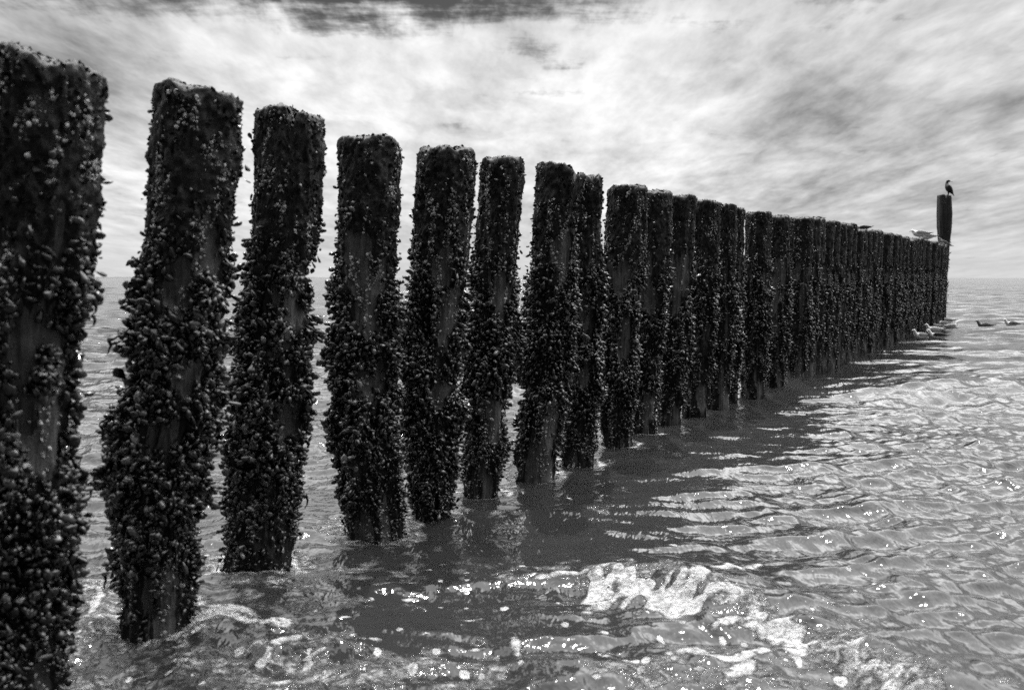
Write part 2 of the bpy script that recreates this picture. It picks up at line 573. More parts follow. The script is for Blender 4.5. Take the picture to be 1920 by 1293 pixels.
# thin lace and churned water round the near piles, also painting sky reflections
for (u, w, sx, sy, v) in [(560, 1090, 0.7, 0.8, 0.66), (200, 1180, 0.5, 0.8, 0.78), (440, 1260, 0.8, 0.4, 0.72), (250, 1240, 0.9, 0.55, 0.68), (600, 1270, 0.9, 0.35, 0.66), (1330, 1265, 0.8, 0.35, 0.62), (1130, 960, 0.12, 0.8, 0.45), (950, 980, 0.14, 0.6, 0.5), (1600, 1270, 0.5, 0.3, 0.6), (180, 1120, 0.3, 0.8, 0.62)]:
    cx, cy = on_water(u, w)
    tn = np.maximum(tn, v * np.exp(-((X - cx) / sx) ** 2 - ((Y - cy) / sy) ** 2))
for (u, w) in [(30, 1330), (292, 1190), (482, 1072), (700, 1008), (812, 980), (902, 930), (1005, 902), (1084, 874), (1157, 836), (1206, 814)]:
    cx, cy = on_water(u, w)
    dd = np.hypot(X - cx, Y - cy - 0.08)
    tn = np.maximum(tn, (0.95 if w > 1000 else 0.5) * np.exp(-((dd - 0.20) / 0.12) ** 2))
    fn = np.maximum(fn, np.exp(-((dd - 0.19) / 0.05) ** 2) * np.clip(2.4 * n1 - 0.75, 0, 0.9))
churn = np.clip(tn, 0, 1)
hn += churn * 0.022 * (fbm(X * 7, Y * 4, 0 * X, 31, 4) - 0.5) * 2
wh[near] = hn; foam[near] = fn; thin[near] = tn
co = np.stack([gx + wx, gy + wy, wh], 1)
i = np.arange(NR - 1)[:, None]; j = np.arange(NA)[None, :]
j2 = (j + 1) % NA
quads = np.stack(np.broadcast_arrays(i * NA + j, i * NA + j2, (i + 1) * NA + j2, (i + 1) * NA + j), -1).reshape(-1, 4)[:, ::-1]
inner = np.vstack([co, [[0, 0, 0]]])
ctr = len(co)
jj = np.arange(NA)
tris = np.stack([np.full(NA, ctr), (jj + 1) % NA, jj], 1)
water = link('water', mesh_np('water', inner, quads, tris, True, {'far': np.append(np.clip((grad - 7) / 22, 0, 1), 0), 'foam': np.append(foam, 0), 'thin': np.append(thin, 0)}), M_WATER)
water['kind'] = 'structure'

# whitewater clots and drops thrown up along the breaking crest
def icos(level=1):
    import bmesh
    bm = bmesh.new()
    bmesh.ops.create_icosphere(bm, subdivisions=level, radius=1.0)
    v = np.array([q.co[:] for q in bm.verts]); f = np.array([[q.index for q in p.verts] for p in bm.faces])
    bm.free()
    return v, f


IV, IF = icos(1)
IV2, IF2 = icos(3)


def scatter(tv, tf, pos, rot, scl):
    """place one template mesh many times; rot (n,3,3), scl (n,3) -> co, faces"""
    n = len(pos)
    co = np.einsum('nij,nvj->nvi', rot, tv[None] * scl[:, None, :]) + pos[:, None, :]
    fa = tf[None] + (np.arange(n) * len(tv))[:, None, None]
    return co.reshape(-1, 3), fa.reshape(-1, tf.shape[1])


def rand_rot(g, n):
    q = g.normal(size=(n, 4)); q /= np.linalg.norm(q, axis=1, keepdims=True)
    w, x, y, z = q.T
    return np.stack([np.stack([1 - 2 * (y * y + z * z), 2 * (x * y - z * w), 2 * (x * z + y * w)], -1),
                     np.stack([2 * (x * y + z * w), 1 - 2 * (x * x + z * z), 2 * (y * z - x * w)], -1),
                     np.stack([2 * (x * z - y * w), 2 * (y * z + x * w), 1 - 2 * (x * x + y * y)], -1)], 1)


cand = np.where(near)[0][brk > 0.55]
pick = rng.choice(cand, 260)
pos = co[pick] + rng.normal(0, [0.008, 0.008, 0.006], (len(pick), 3))
up = rng.random(len(pick))
pos[:, 2] += 0.004 + np.where(up > 0.985, rng.random(len(pick)) * 0.06, 0.0)
size = np.where(up > 0.985, 0.0018, 0.0012 + 0.004 * rng.random(len(pick)) ** 3)
fco, ffa = scatter(IV, IF, pos, rand_rot(rng, len(pick)), np.stack([size * 1.3, size * 1.3, size], 1))
sf = link('sea_foam', mesh_np('sea_foam', fco, None, ffa, True), M_FOAM)
sf['kind'] = 'stuff'
sf['label'] = 'white churning foam on the small wave breaking in front of the piles'
sf['category'] = 'foam'

# faint far shore on the left of the horizon
xs = np.linspace(-3600, -250, 260)
yy = 6800.0
hh = 6 + 12 * fbm(xs * 0.004, 0 * xs, 0 * xs, 8, 4) * np.clip((xs + 3700) / 300, 0, 1) * np.clip((-200 - xs) / 900, 0, 1)
sco = np.concatenate([np.stack([xs, np.full_like(xs, yy), np.full_like(xs, -1)], 1), np.stack([xs, np.full_like(xs, yy + 60), hh - 4], 1), np.stack([xs, np.full_like(xs, yy + 400), np.full_like(xs, -1)], 1)])
n_ = len(xs); k = np.arange(n_ - 1)
sq = np.concatenate([np.stack([k, k + 1, n_ + k + 1, n_ + k], 1), np.stack([n_ + k, n_ + k + 1, 2 * n_ + k + 1, 2 * n_ + k], 1)])
shore = link('hills', mesh_np('hills', sco, sq, None, True), M_SHORE)
shore['kind'] = 'structure'


# ------------------------------------------------------------------ piles
def mussel_template():
    """half-open looking pointed shell, 1 long along +z from its point"""
    prof = [(0.08, 0.10), (0.30, 0.23), (0.60, 0.36), (0.82, 0.33), (0.95, 0.18)]
    S = 8
    v = [(0, 0, 0)]
    for z, r in prof:
        for s in range(S):
            a = 2 * math.pi * s / S
            v.append((r * math.cos(a), 0.58 * r * math.sin(a), z))
    v.append((0, 0, 1))
    f = []
    for s in range(S): f.append((0, 1 + (s + 1) % S, 1 + s))
    for k in range(len(prof) - 1):
        a0, b0 = 1 + k * S, 1 + (k + 1) * S
        for s in range(S):
            s2 = (s + 1) % S
            f += [(a0 + s, a0 + s2, b0 + s2), (a0 + s, b0 + s2, b0 + s)]
    top = len(v) - 1
    a0 = 1 + (len(prof) - 1) * S
    for s in range(S): f.append((a0 + s, a0 + (s + 1) % S, top))
    v = np.array(v, float)
    v = v * (0.86 + 0.28 * np.random.default_rng(4).random((len(v), 1)))
    v[:, 0] += 0.10 * np.sin(v[:, 2] * 3.0)
    return v, np.array(f)


MV, MF = mussel_template()
BV = np.array([(math.cos(a) * r, math.sin(a) * r, z) for r, z in ((1, 0), (0.5, 0.8)) for a in np.arange(6) * math.pi / 3] + [(0, 0, 0.55)])
BV[:12] *= np.random.default_rng(2).uniform(0.7, 1.3, (12, 1))
BF = np.array([(s, (s + 1) % 6, 6 + (s + 1) % 6) for s in range(6)] + [(s, 6 + (s + 1) % 6, 6 + s) for s in range(6)] + [(6 + s, 6 + (s + 1) % 6, 12) for s in range(6)])
AV = np.array([(-0.5, 0, 0), (0.5, 0, 0), (0.65, 0.15, 0.5), (-0.6, 0.1, 0.55), (0.1, 0.35, 1.0)])
AF = np.array([(0, 1, 2), (0, 2, 3), (3, 2, 4)])


def frames(nrm, g, tilt, down=0.0):
    """rotation matrices whose z axis is nrm tilted at random"""
    n = len(nrm)
    z = nrm + g.normal(0, tilt, (n, 3)) + np.array([0, 0, down])
    z /= np.linalg.norm(z, axis=1, keepdims=True)
    a = g.normal(size=(n, 3))
    x = np.cross(a, z); x /= np.linalg.norm(x, axis=1, keepdims=True)
    y = np.cross(z, x)
    return np.stack([x, y, z], -1)


class PileShape:
    """centre line and radius by height, local to the base on the water"""
    def __init__(self, zs, cx, rad, seed, patches=None, square=False, notch=None, tilt=0.0):
        self.zs, self.cx, self.rad = map(np.array, (zs, cx, rad))
        self.seed, self.square, self.notch, self.tilt = seed, square, notch, tilt
        self.H = zs[-1]
        self.patches = patches
        self.z0 = -0.55

    def c(self, z): return np.interp(z, self.zs, self.cx) + np.where(z < self.zs[0], (z - self.zs[0]) * 0.05, 0)

    def r0(self, z): return np.interp(z, self.zs, self.rad)

    def bare(self, th, z):
        """0..1, where the timber shows; th=-90 deg faces the camera"""
        s = self.seed
        n = fbm(np.cos(th) * 2.4, np.sin(th) * 2.4, z * 2.6, s + 50, 4, 0.55)
        side = np.cos(th - R(-72 + (s * 37) % 50 - 25)) * 0.5 + 0.5
        zone = np.interp(z, [0.15, 0.45, 0.9, 1.45, 1.62, 1.75], [0.06, -0.06, -0.02, 0.06, -0.06, -0.28])
        v = n + zone + 0.30 * (side - 0.86) - 0.52
        if self.patches:
            v = v - 0.07
            for th0, z0, wt, wz in self.patches:
                dt = (th - th0 + math.pi) % (2 * math.pi) - math.pi
                k = np.exp(-((dt / wt) ** 2 + ((z - z0) / wz) ** 2) ** 1.5)
                v = np.maximum(v, (k - 0.62 + 0.9 * (n - 0.5)) * 0.5)
        return np.clip(v * 10, 0, 1)

    def surf(self, th, z):
        s = self.seed
        ct, st = np.cos(th), np.sin(th)
        r = self.r0(z)
        if self.square:
            r = r * np.minimum(1.13, 0.98 / (np.abs(ct) ** 7 + np.abs(st) ** 7) ** (1 / 7))
        low = fbm(ct * 1.3 + 5, st * 1.3, z * 1.7, s, 3) - 0.5
        mid = fbm(ct * 4, st * 4, z * 11, s + 7, 3) - 0.5
        fine = fbm(ct * 13, st * 13, z * 42, s + 9, 3) - 0.5
        k = 0.25 if self.square else 1.0
        b = self.bare(th, z)
        b = self.bare(th, z)
        if not self.square:
            cl = fbm(ct * 3, st * 3, z * 5, s + 30, 3)
            r = r + np.clip(cl - 0.42, 0, 1) * 0.24 * (1 - b) * np.interp(z / self.H, [0, 0.12, 0.3, 0.62, 0.75], [0.2, 0.7, 1, 0.8, 0.15])
        r = r * (np.interp(z / self.H, [0, 0.15, 0.6, 0.75], [0.86, 0.73, 0.76, 0.92]) + 0.22 * low * k) + (0.026 * mid + 0.020 * fine) * (1 - 0.8 * b) * k - 0.012 * b
        return r

    def topz(self, th, f):
        """height of the broken top at angle th, share f of the radius"""
        x, y = np.cos(th) * f, np.sin(th) * f
        z = self.H + 0.055 * (fbm(x * 2.2, y * 2.2, 0 * x, self.seed + 3, 3) - 0.5) + self.tilt * x
        z = z - (0.0 if self.square else 0.012) * f ** 8
        if self.notch is not None:
            z = z - 0.09 * np.exp(-((x - self.notch) / 0.10) ** 2) - 0.02 * (x > self.notch)
        return z


def build_core(P, name, NT_=130, NZ=260):
    th = np.linspace(0, 2 * math.pi, NT_, endpoint=False)
    f = np.linspace(0, 1, NZ)
    TH, Fv = np.meshgrid(th, f)
    ztop = P.topz(TH, np.ones_like(TH))
    Z = P.z0 + (ztop - P.z0) * Fv
    r = P.surf(TH, Z)
    r = r - 0.008 * np.clip((Fv - 0.99) / 0.01, 0, 1)
    cx = P.c(Z)
    co = [np.stack([cx + r * np.cos(TH), r * np.sin(TH), Z], -1).reshape(-1, 3)]
    bare = [P.bare(TH, Z).ravel()]
    rim = P.surf(th, ztop[-1]) - 0.008
    for q in (0.9, 0.72, 0.5, 0.27):
        z = P.topz(th, q) + 0.03 * (fbm(np.cos(th) * q * 9, np.sin(th) * q * 9, 0 * th, P.seed + 4, 3) - 0.5)
        co.append(np.stack([P.c(z) + rim * q * np.cos(th), rim * q * np.sin(th), z], -1)); bare.append(np.full(NT_, 0.1))
    co.append(np.array([[float(P.c(np.array(P.H))), 0, P.H]])); bare.append([0.1])
    co = np.vstack(co); bare = np.concatenate(bare)
    rows = NZ + 4
    i = np.arange(rows - 1)[:, None]; j = np.arange(NT_)[None, :]; j2 = (j + 1) % NT_
    quads = np.stack(np.broadcast_arrays(i * NT_ + j, i * NT_ + j2, (i + 1) * NT_ + j2, (i + 1) * NT_ + j), -1).reshape(-1, 4)
    k = np.arange(NT_); base = (rows - 1) * NT_
    tris = np.stack([base + k, base + (k + 1) % NT_, np.full(NT_, len(co) - 1)], 1)
    return mesh_np(name, co, quads, tris, True, {'bare': bare})


def on_pile(P, th, z, off=0.0):
    r = P.surf(th, z) + off
    nrm = np.stack([np.cos(th), np.sin(th), 0 * th], 1)
    return np.stack([P.c(z) + r * np.cos(th), r * np.sin(th), z], 1), nrm


def mussel_zone(z, H): return np.interp(z / H, [-0.1, 0.03, 0.12, 0.5, 0.64, 0.72, 0.80, 1.0], [0.1, 0.22, 0.85, 1.0, 0.85, 0.28, 0.06, 0.0])


def build_mussels(P, n, g, name, size=(0.013, 0.054)):
    th = g.uniform(0, 2 * math.pi, n * 5); z = g.uniform(-0.15, P.H, n * 5)
    clump = fbm(np.cos(th) * 3, np.sin(th) * 3, z * 5, P.seed + 30, 3)
    p = mussel_zone(z, P.H) * np.clip((clump - 0.28) * 3.2, 0.02, 1) * (1 - P.bare(th, z)) ** 1.3 * (z < P.topz(th, np.ones_like(th)) - 0.03)
    k = np.where(g.random(len(th)) < p)[0][:n]
    th, z = th[k], z[k]
    pos, nrm = on_pile(P, th, z, -0.010)
    pos = pos + nrm * (g.random(len(k)) ** 2 * 0.030)[:, None]
    L = (size[0] + (size[1] - size[0]) * g.random(len(k)) ** 1.6) * np.interp(z / P.H, [0, 0.12, 0.3, 0.6, 0.8], [0.55, 0.8, 1.1, 1.0, 0.7])
    rot = frames(nrm * np.interp(z / P.H, [0.5, 0.72], [0.8, 0.15])[:, None], g, 0.8, -0.2)
    co, fa = scatter(MV, MF, pos, rot, np.stack([L * g.uniform(0.75, 1.1, len(k)), L * g.uniform(0.6, 1.2, len(k)), L * g.uniform(0.9, 1.3, len(k))], 1))
    return mesh_np(name, co, None, fa, True)


def build_barnacles(P, n, g, name):
    th = g.uniform(0, 2 * math.pi, n * 12); z = g.uniform(0.0, P.H + 0.0, n * 12)
    cl = fbm(np.cos(th) * 3.4, np.sin(th) * 3.4, z * 7, P.seed + 77, 4, 0.6)
    p = np.clip((cl - 0.54) * 6, 0, 1) * np.interp(z / P.H, [0, 0.15, 0.3, 0.55, 0.7, 1], [0.7, 0.5, 0.16, 0.3, 1, 0.9])
    p = p * (z < P.topz(th, np.ones_like(th)) - 0.02)
    k = np.where(g.random(len(th)) < p)[0][:n]
    pos, nrm = on_pile(P, th[k], z[k], -0.001)
    s = 0.002 + 0.0075 * g.random(len(k)) ** 2
    co, fa = scatter(BV, BF, pos, frames(nrm, g, 0.5), np.stack([s * g.uniform(0.6, 1.5, len(k)), s, s * g.uniform(0.6, 1.6, len(k))], 1))
    return mesh_np(name, co, None, fa, False)


def build_algae(P, n, g, name):
    nt = n // 7
    th = np.concatenate([g.uniform(0, 2 * math.pi, n), g.uniform(0, 2 * math.pi, nt)])
    z = np.concatenate([g.uniform(0, 1, n) ** 0.6 * P.H, np.full(nt, -1.0)])
    cl = fbm(np.cos(th) * 2.5, np.sin(th) * 2.5, z * 6, P.seed + 90, 3)
    keep = (z < 0) | ((g.random(len(z)) < np.clip((cl - 0.3) * 3, 0, 1)) & (P.bare(th, np.maximum(z, 0)) < 0.4) & (z < P.topz(th, np.ones_like(th)) - 0.02))
    th, z = th[keep], z[keep]
    topk = z < 0
    f = np.sqrt(g.uniform(0, 1, len(z)))
    z = np.where(topk, P.topz(th, f) - 0.012, z)
    pos, nrm = on_pile(P, th, np.minimum(z, P.H), -0.004)
    rim = P.surf(th, P.topz(th, np.ones_like(th))) - 0.012
    tp = np.stack([P.c(z) + rim * f * np.cos(th), rim * f * np.sin(th), z], 1)
    pos = np.where(topk[:, None], tp, pos)
    nrm = np.where(topk[:, None], np.array([[0, 0, 1.0]]), nrm)
    s = g.uniform(0.006, 0.018, len(z))
    co, fa = scatter(AV, AF, pos, frames(nrm, g, 0.6), np.stack([s, s, s * g.uniform(0.7, 1.5, len(z))], 1))
    return mesh_np(name, co, None, fa, False)


def build_clump(P, g, th0, z0, n, reach):
    """a bunch of mussels standing proud of the pile, origin at its root"""
    a = np.clip(g.normal(0, 0.15, n), -0.3, 0.3); dz = np.clip(g.normal(0, 0.038, n), -0.07, 0.07)
    o = reach * g.random(n) ** 0.7 * np.exp(-(a / 0.26) ** 2 - (dz / 0.06) ** 2)
    pos, nrm = on_pile(P, th0 + a, np.full(n, z0) + dz - o * 0.35, 0)
    pos = pos + nrm * (o - 0.012)[:, None]
    L = g.uniform(0.026, 0.05, n)
    co, fa = scatter(MV, MF, pos, frames(nrm, g, 0.8, -0.3), np.stack([L, L * 0.8, L * 1.1], 1))
    c0, n0 = on_pile(P, np.array([th0]), np.array([z0 - reach * 0.2]), -0.02)
    hv = IV2 * np.array([reach * 0.6 + 0.010, 0.028, 0.040])
    ca, sa = math.cos(th0), math.sin(th0)
    hv = np.stack([hv[:, 0] * ca - hv[:, 1] * sa, hv[:, 0] * sa + hv[:, 1] * ca, hv[:, 2]], 1) + c0
    return np.vstack([co, hv]), np.vstack([fa, IF2 + len(co)])


def strand(p, L, g):
    """thin hanging weed with a few blades"""
    n = 7; co = []; q = []
    w = 0.006
    x, y, z = p
    for k in range(n):
        s = k / (n - 1)
        ww = w * (1 - 0.75 * s)
        ox, oy = 0.012 * math.sin(3 * s + g.random()), 0.006 * g.random()
        for dx, dy in ((-ww, -ww), (ww, -ww), (ww, ww), (-ww, ww)):
            co.append((x + ox + dx, y + oy + dy * 0.6, z - L * s))
    for k in range(n - 1):
        for s in range(4):
            q.append((k * 4 + s, k * 4 + (s + 1) % 4, k * 4 + 4 + (s + 1) % 4, k * 4 + 4 + s))
    return np.array(co), np.array(q)


def make_pile(P, base, label, g, nm, nb, na, group, res=(130, 260), clumps=(), name='timber_pile', core_mat=None):
    root = thing(name, label, 'pile', (base[0], base[1], 0), 0, group)
    link('timber', build_core(P, 'timber', *res), core_mat or M_TIMBER, root)
    o = link('mussel_crust', build_mussels(P, nm, g, 'mussel_crust'), M_MUSSEL, root); o['kind'] = 'stuff'
    o = link('barnacle_crust', build_barnacles(P, nb, g, 'barnacle_crust'), M_BARN, root); o['kind'] = 'stuff'
    o = link('algae_fringe', build_algae(P, na, g, 'algae_fringe'), M_ALGAE, root); o['kind'] = 'stuff'
    for th0, z0, reach in clumps:
        co, fa = build_clump(P, g, th0, z0, 70, reach)
        cl = link('mussel_clump', mesh_np('mussel_clump', co, None, fa, True), M_MUSSEL, root)
        if reach > 0.055:
            k = np.argmax(co[:, 0] * math.cos(th0) + co[:, 1] * math.sin(th0))
            sc_, sq_ = strand(co[k] + np.array([0, 0, 0.0]), float(g.uniform(0.03, 0.07)), g)
            link('seaweed_strand', mesh_np('seaweed_strand', sc_, sq_, None, True), M_ALGAE, cl)
    return root


# where the photograph shows bare timber: (x, y, half width, half height) by pile
BARE = {0: [(112, 680, 44, 140), (122, 850, 36, 80)], 1: [(332, 540, 40, 66), (372, 705, 30, 44)],
        2: [(562, 560, 34, 66), (548, 655, 36, 60), (542, 790, 30, 46)], 3: [(705, 560, 42, 78), (682, 468, 24, 30), (702, 705, 30, 44)],
        4: [(832, 500, 30, 46), (852, 592, 24, 64), (842, 742, 26, 26)], 5: [(940, 550, 24, 44), (950, 760, 22, 84)],
        6: [(1042, 800, 24, 56), (1020, 872, 36, 52), (1052, 470, 24, 40)], 7: [(1105, 700, 16, 30)], 8: [(1162, 520, 24, 34), (1178, 632, 18, 64)],
        9: [(1217, 560, 22, 26), (1226, 760, 18, 34)], 11: [(1320, 745, 18, 24)]}
GROUP = 'timber piles of the breakwater row'
# silhouettes read off the photograph: (y, left, right) from top to waterline
NEAR = [
    ('broad dark pile cut off by the left edge of the picture, nearest of the row', [(88, -12, 187), (300, -16, 183), (480, -22, 168), (600, -30, 138), (800, -45, 126), (1000, -52, 122), (1250, -58, 116), (1372, -58, 112)]),
    ('second pile from the left, thick with mussels that bulge out in its lower half', [(155, 290, 454), (350, 276, 440), (520, 265, 428), (650, 246, 415), (850, 220, 386), (1000, 216, 370), (1190, 228, 360)]),
    ('third pile from the left, with split two-lobed top and foam crescent at foot', [(196, 476, 612), (350, 474, 606), (450, 470, 598), (520, 463, 582), (650, 450, 580), (800, 438, 562), (950, 428, 556), (1072, 420, 545)]),
    ('fourth pile from the left, upright, with tufted top and pale bare patch', [(250, 632, 750), (400, 631, 748), (520, 630, 740), (620, 628, 742), (800, 628, 746), (900, 634, 750), (1008, 646, 755)]),
    ('fifth pile from the left, nearly touching its neighbour on the right', [(273, 783, 894), (400, 776, 886), (520, 770, 880), (650, 762, 865), (800, 760, 858), (900, 768, 854), (980, 776, 848)]),
    ('sixth pile from the left, slimmer, leaning towards its neighbour on the left', [(292, 898, 987), (400, 894, 980), (520, 886, 970), (650, 877, 966), (800, 870, 952), (930, 868, 936)]),
    ('seventh pile from the left, with stepped top and bare grey foot', [(306, 1004, 1100), (400, 999, 1088), (520, 991, 1080), (650, 983, 1070), (780, 973, 1056), (902, 966, 1044)]),
    ('eighth pile from the left, half hidden behind the pile with the stepped top', [(327, 1056, 1133), (520, 1056, 1126), (700, 1056, 1119), (874, 1051, 1117)]),
    ('ninth pile from the left, standing just right of the last gap that shows open water', [(345, 1140, 1217), (450, 1136, 1212), (560, 1130, 1196), (700, 1127, 1190), (836, 1128, 1187)]),
    ('tenth pile from the left, first of the piles that overlap into a wall', [(356, 1190, 1263), (520, 1188, 1252), (700, 1180, 1238), (814, 1180, 1232)]),
    ('eleventh pile from the left, with a rounded top between two flat-topped neighbours', [(365, 1248, 1308), (600, 1240, 1292), (788, 1230, 1280)]),
    ('twelfth pile from the left, with a pale bare patch near the waterline', [(375, 1294, 1353), (600, 1288, 1340), (770, 1278, 1328)]),
    ('thirteenth pile from the left, narrow, squeezed between two broader piles', [(383, 1338, 1383), (600, 1332, 1376), (758, 1325, 1370)]),
    ('fourteenth pile from the left, narrow and partly behind its left neighbour', [(390, 1358, 1397), (600, 1352, 1390), (748, 1345, 1385)]),
    ('fifteenth pile from the left, broad with a flat top where the wall begins to close', [(397, 1398, 1448), (600, 1390, 1442), (740, 1386, 1436)]),
    ('sixteenth pile from the left, slightly lower than the broad flat-topped pile before it', [(403, 1440, 1482), (600, 1434, 1478), (728, 1428, 1472)]),
    ('seventeenth pile from the left, broad, last one whose top can be told apart clearly', [(407, 1478, 1526), (600, 1472, 1520), (712, 1465, 1510)]),
]
BASES = []
TOPS = {0: dict(tilt=-0.035), 2: dict(notch=0.25), 6: dict(notch=0.62, tilt=-0.03), 3: dict(), 1: dict(tilt=-0.03)}
for idx, (label, sil) in enumerate(NEAR):
    g = np.random.default_rng(100 + idx)
    yb = sil[-1][0]
    bx, by = on_water((sil[-1][1] + sil[-1][2]) / 2, yb)
    zs, cx, rad = [], [], []
    for y, l, r in reversed(sil):
        xl, z = at_depth(l, y, by); xr, _ = at_depth(r, y, by)
        zs.append(z); cx.append((xl + xr) / 2 - bx); rad.append((xr - xl) / 2)
    zs[-1] = CAMH + (zs[-1] - CAMH) * (by - 0.15) / by       # the near rim is what the photo shows
    pat = []
    for x_, y_, w_, h_ in BARE.get(idx, []):
        X_, Z_ = at_depth(x_, y_, by - 0.12)
        r_ = np.interp(Z_, zs, rad)
        th_ = math.asin(max(-0.97, min(0.97, (X_ - bx - np.interp(Z_, zs, cx)) / r_)))
        pat.append((th_ - math.pi / 2, Z_, 1.45 * w_ * by / F / r_ / max(0.5, math.cos(th_)), 1.4 * h_ * by / F))
    P = PileShape(zs, cx, rad, idx * 13 + 5, patches=pat, **TOPS.get(idx, {}))
    BASES.append((bx, by, zs[-1]))
    big = idx < 9
    clumps = []
    if big:
        for s in range(12 if idx < 4 else 8):
            th0 = (R(-12) if s % 2 else R(192)) + g.normal(0, R(16)) if s < 8 else R(-90) + g.normal(0, R(35))
            clumps.append((th0, float(g.uniform(0.12, 0.66)) * P.H, float(g.uniform(0.035, 0.095))))
    make_pile(P, (bx, by), label, g, 6000 if big else 2600, 3200 if big else 1800, 5200 if big else 3000, GROUP,
              (150, 300) if idx < 5 else (110, 220), clumps)

# the far stretch: piles packed closely up to the tall end post
tmpl = []
for k in range(4):
    g = np.random.default_rng(300 + k)
    P = PileShape([0, 0.7, 1.4, 2.3], [0, 0.012, 0.02, 0.03], [0.165, 0.17, 0.165, 0.17], 400 + 11 * k)
    tmpl.append((P, g))
x0, y0, _ = BASES[-1]
x1, y1 = on_water(1761, 606)
L = math.hypot(x1 - x0, y1 - y0)
N = int(L / 0.52)
FARLAB = 'mussel covered pile packed into the far wall of the row before the tall end post'
protos = []
FAR = []
for k in range(1, N + 1):
    s = k / N
    g = np.random.default_rng(700 + k)
    bx, by = x0 + (x1 - x0) * s + g.normal(0, 0.02), y0 + (y1 - y0) * s
    u = F * bx / by + W0 / 2
    ytop = np.interp(u, [1500, 1530, 1590, 1600, 1640, 1690, 1720, 1780], [409, 413, 425, 432, 434, 447, 451, 464]) + g.normal(0, 1.5)
    ztop = at_depth(u, ytop, by)[1]
    if len(protos) < 4:
        P, gg = tmpl[len(protos)]
        o = make_pile(P, (bx, by), FARLAB, gg, 1300, 700, 2600, GROUP, (72, 150))
        protos.append(o)
    else:
        o = copy_tree(protos[k % 4])
        o.location = (bx, by, 0)
    o.rotation_euler = (0, 0, g.uniform(-0.9, 0.9) if k > 4 else 0)
    o.scale = (g.uniform(0.95, 1.12),) * 2 + (ztop / 2.3,)
    FAR.append((bx, by, ztop))

# the tall square post at the end
bx, by = on_water(1768, 603)
sil = [(366, 1757, 1784), (400, 1756, 1786), (460, 1757, 1783), (520, 1755, 1779), (603, 1752, 1775)]
zs, cx, rad = [], [], []
for y, l, r in reversed(sil):
    xl, z = at_depth(l, y, by); xr, _ = at_depth(r, y, by)
    zs.append(z); cx.append((xl + xr) / 2 - bx); rad.append((xr - xl) / 2 * 0.90)
P = PileShape(zs, cx, rad, 901, square=True, notch=-0.15)
POST = (bx, by, zs[-1], cx[-1])
make_pile(P, (bx, by), 'tall bare square timber post rising above the far end of the row', np.random.default_rng(9), 900, 300, 900, None, (96, 260), name='end_post', core_mat=M_POST)

# ------------------------------------------------------------------ birds
def loft(secs, S=14):
    """one closed skin through oval rings: (x, z, half height, half width[, y])"""
    secs = [q if len(q) == 5 else (*q, 0.0) for q in secs]
    pts = np.array(secs)
    n = len(pts)
    co = []
    for k in range(n):
        a, b_ = pts[max(k - 1, 0)], pts[min(k + 1, n - 1)]
        tx, tz = b_[0] - a[0], b_[1] - a[1]
        l = math.hypot(tx, tz) or 1
        nx, nz = -tz / l, tx / l
        for s in range(S):
            an = 2 * math.pi * s / S
            co.append((pts[k, 0] + nx * pts[k, 2] * math.cos(an), pts[k, 4] + pts[k, 3] * math.sin(an), pts[k, 1] + nz * pts[k, 2] * math.cos(an)))
    q = [(k * S + s, k * S + (s + 1) % S, (k + 1) * S + (s + 1) % S, (k + 1) * S + s) for k in range(n - 1) for s in range(S)]
    co += [(pts[0, 0], pts[0, 4], pts[0, 1]), (pts[-1, 0], pts[-1, 4], pts[-1, 1])]
    tr = [(n * S, (s + 1) % S, s) for s in range(S)] + [(n * S + 1, (n - 1) * S + s, (n - 1) * S + (s + 1) % S) for s in range(S)]
    return np.array(co), np.array(q), np.array(tr)


def smooth_secs(secs, k=4):
    """Catmull-Rom through the rings"""
    secs = np.array([q if len(q) == 5 else (*q, 0.0) for q in secs])
    p = np.vstack([2 * secs[0] - secs[1], secs, 2 * secs[-1] - secs[-2]])
    out = []
    for i in range(1, len(p) - 2):
        for s in range(k):
            u = s / k
            out.append(0.5 * (2 * p[i] + (p[i + 1] - p[i - 1]) * u + (2 * p[i - 1] - 5 * p[i] + 4 * p[i + 1] - p[i + 2]) * u * u + (3 * p[i] - p[i - 1] - 3 * p[i + 1] + p[i + 2]) * u ** 3))
    out.append(p[-2])
    out = np.array(out)
    out[:, 2:4] = np.maximum(out[:, 2:4], 0.002)
    return [tuple(q) for q in out]


def part(name, secs, m, parent, k=4, S=14):
    co, q, tr = loft(smooth_secs(secs, k), S)
    return link(name, mesh_np(name, co, q, tr, True), m, parent)


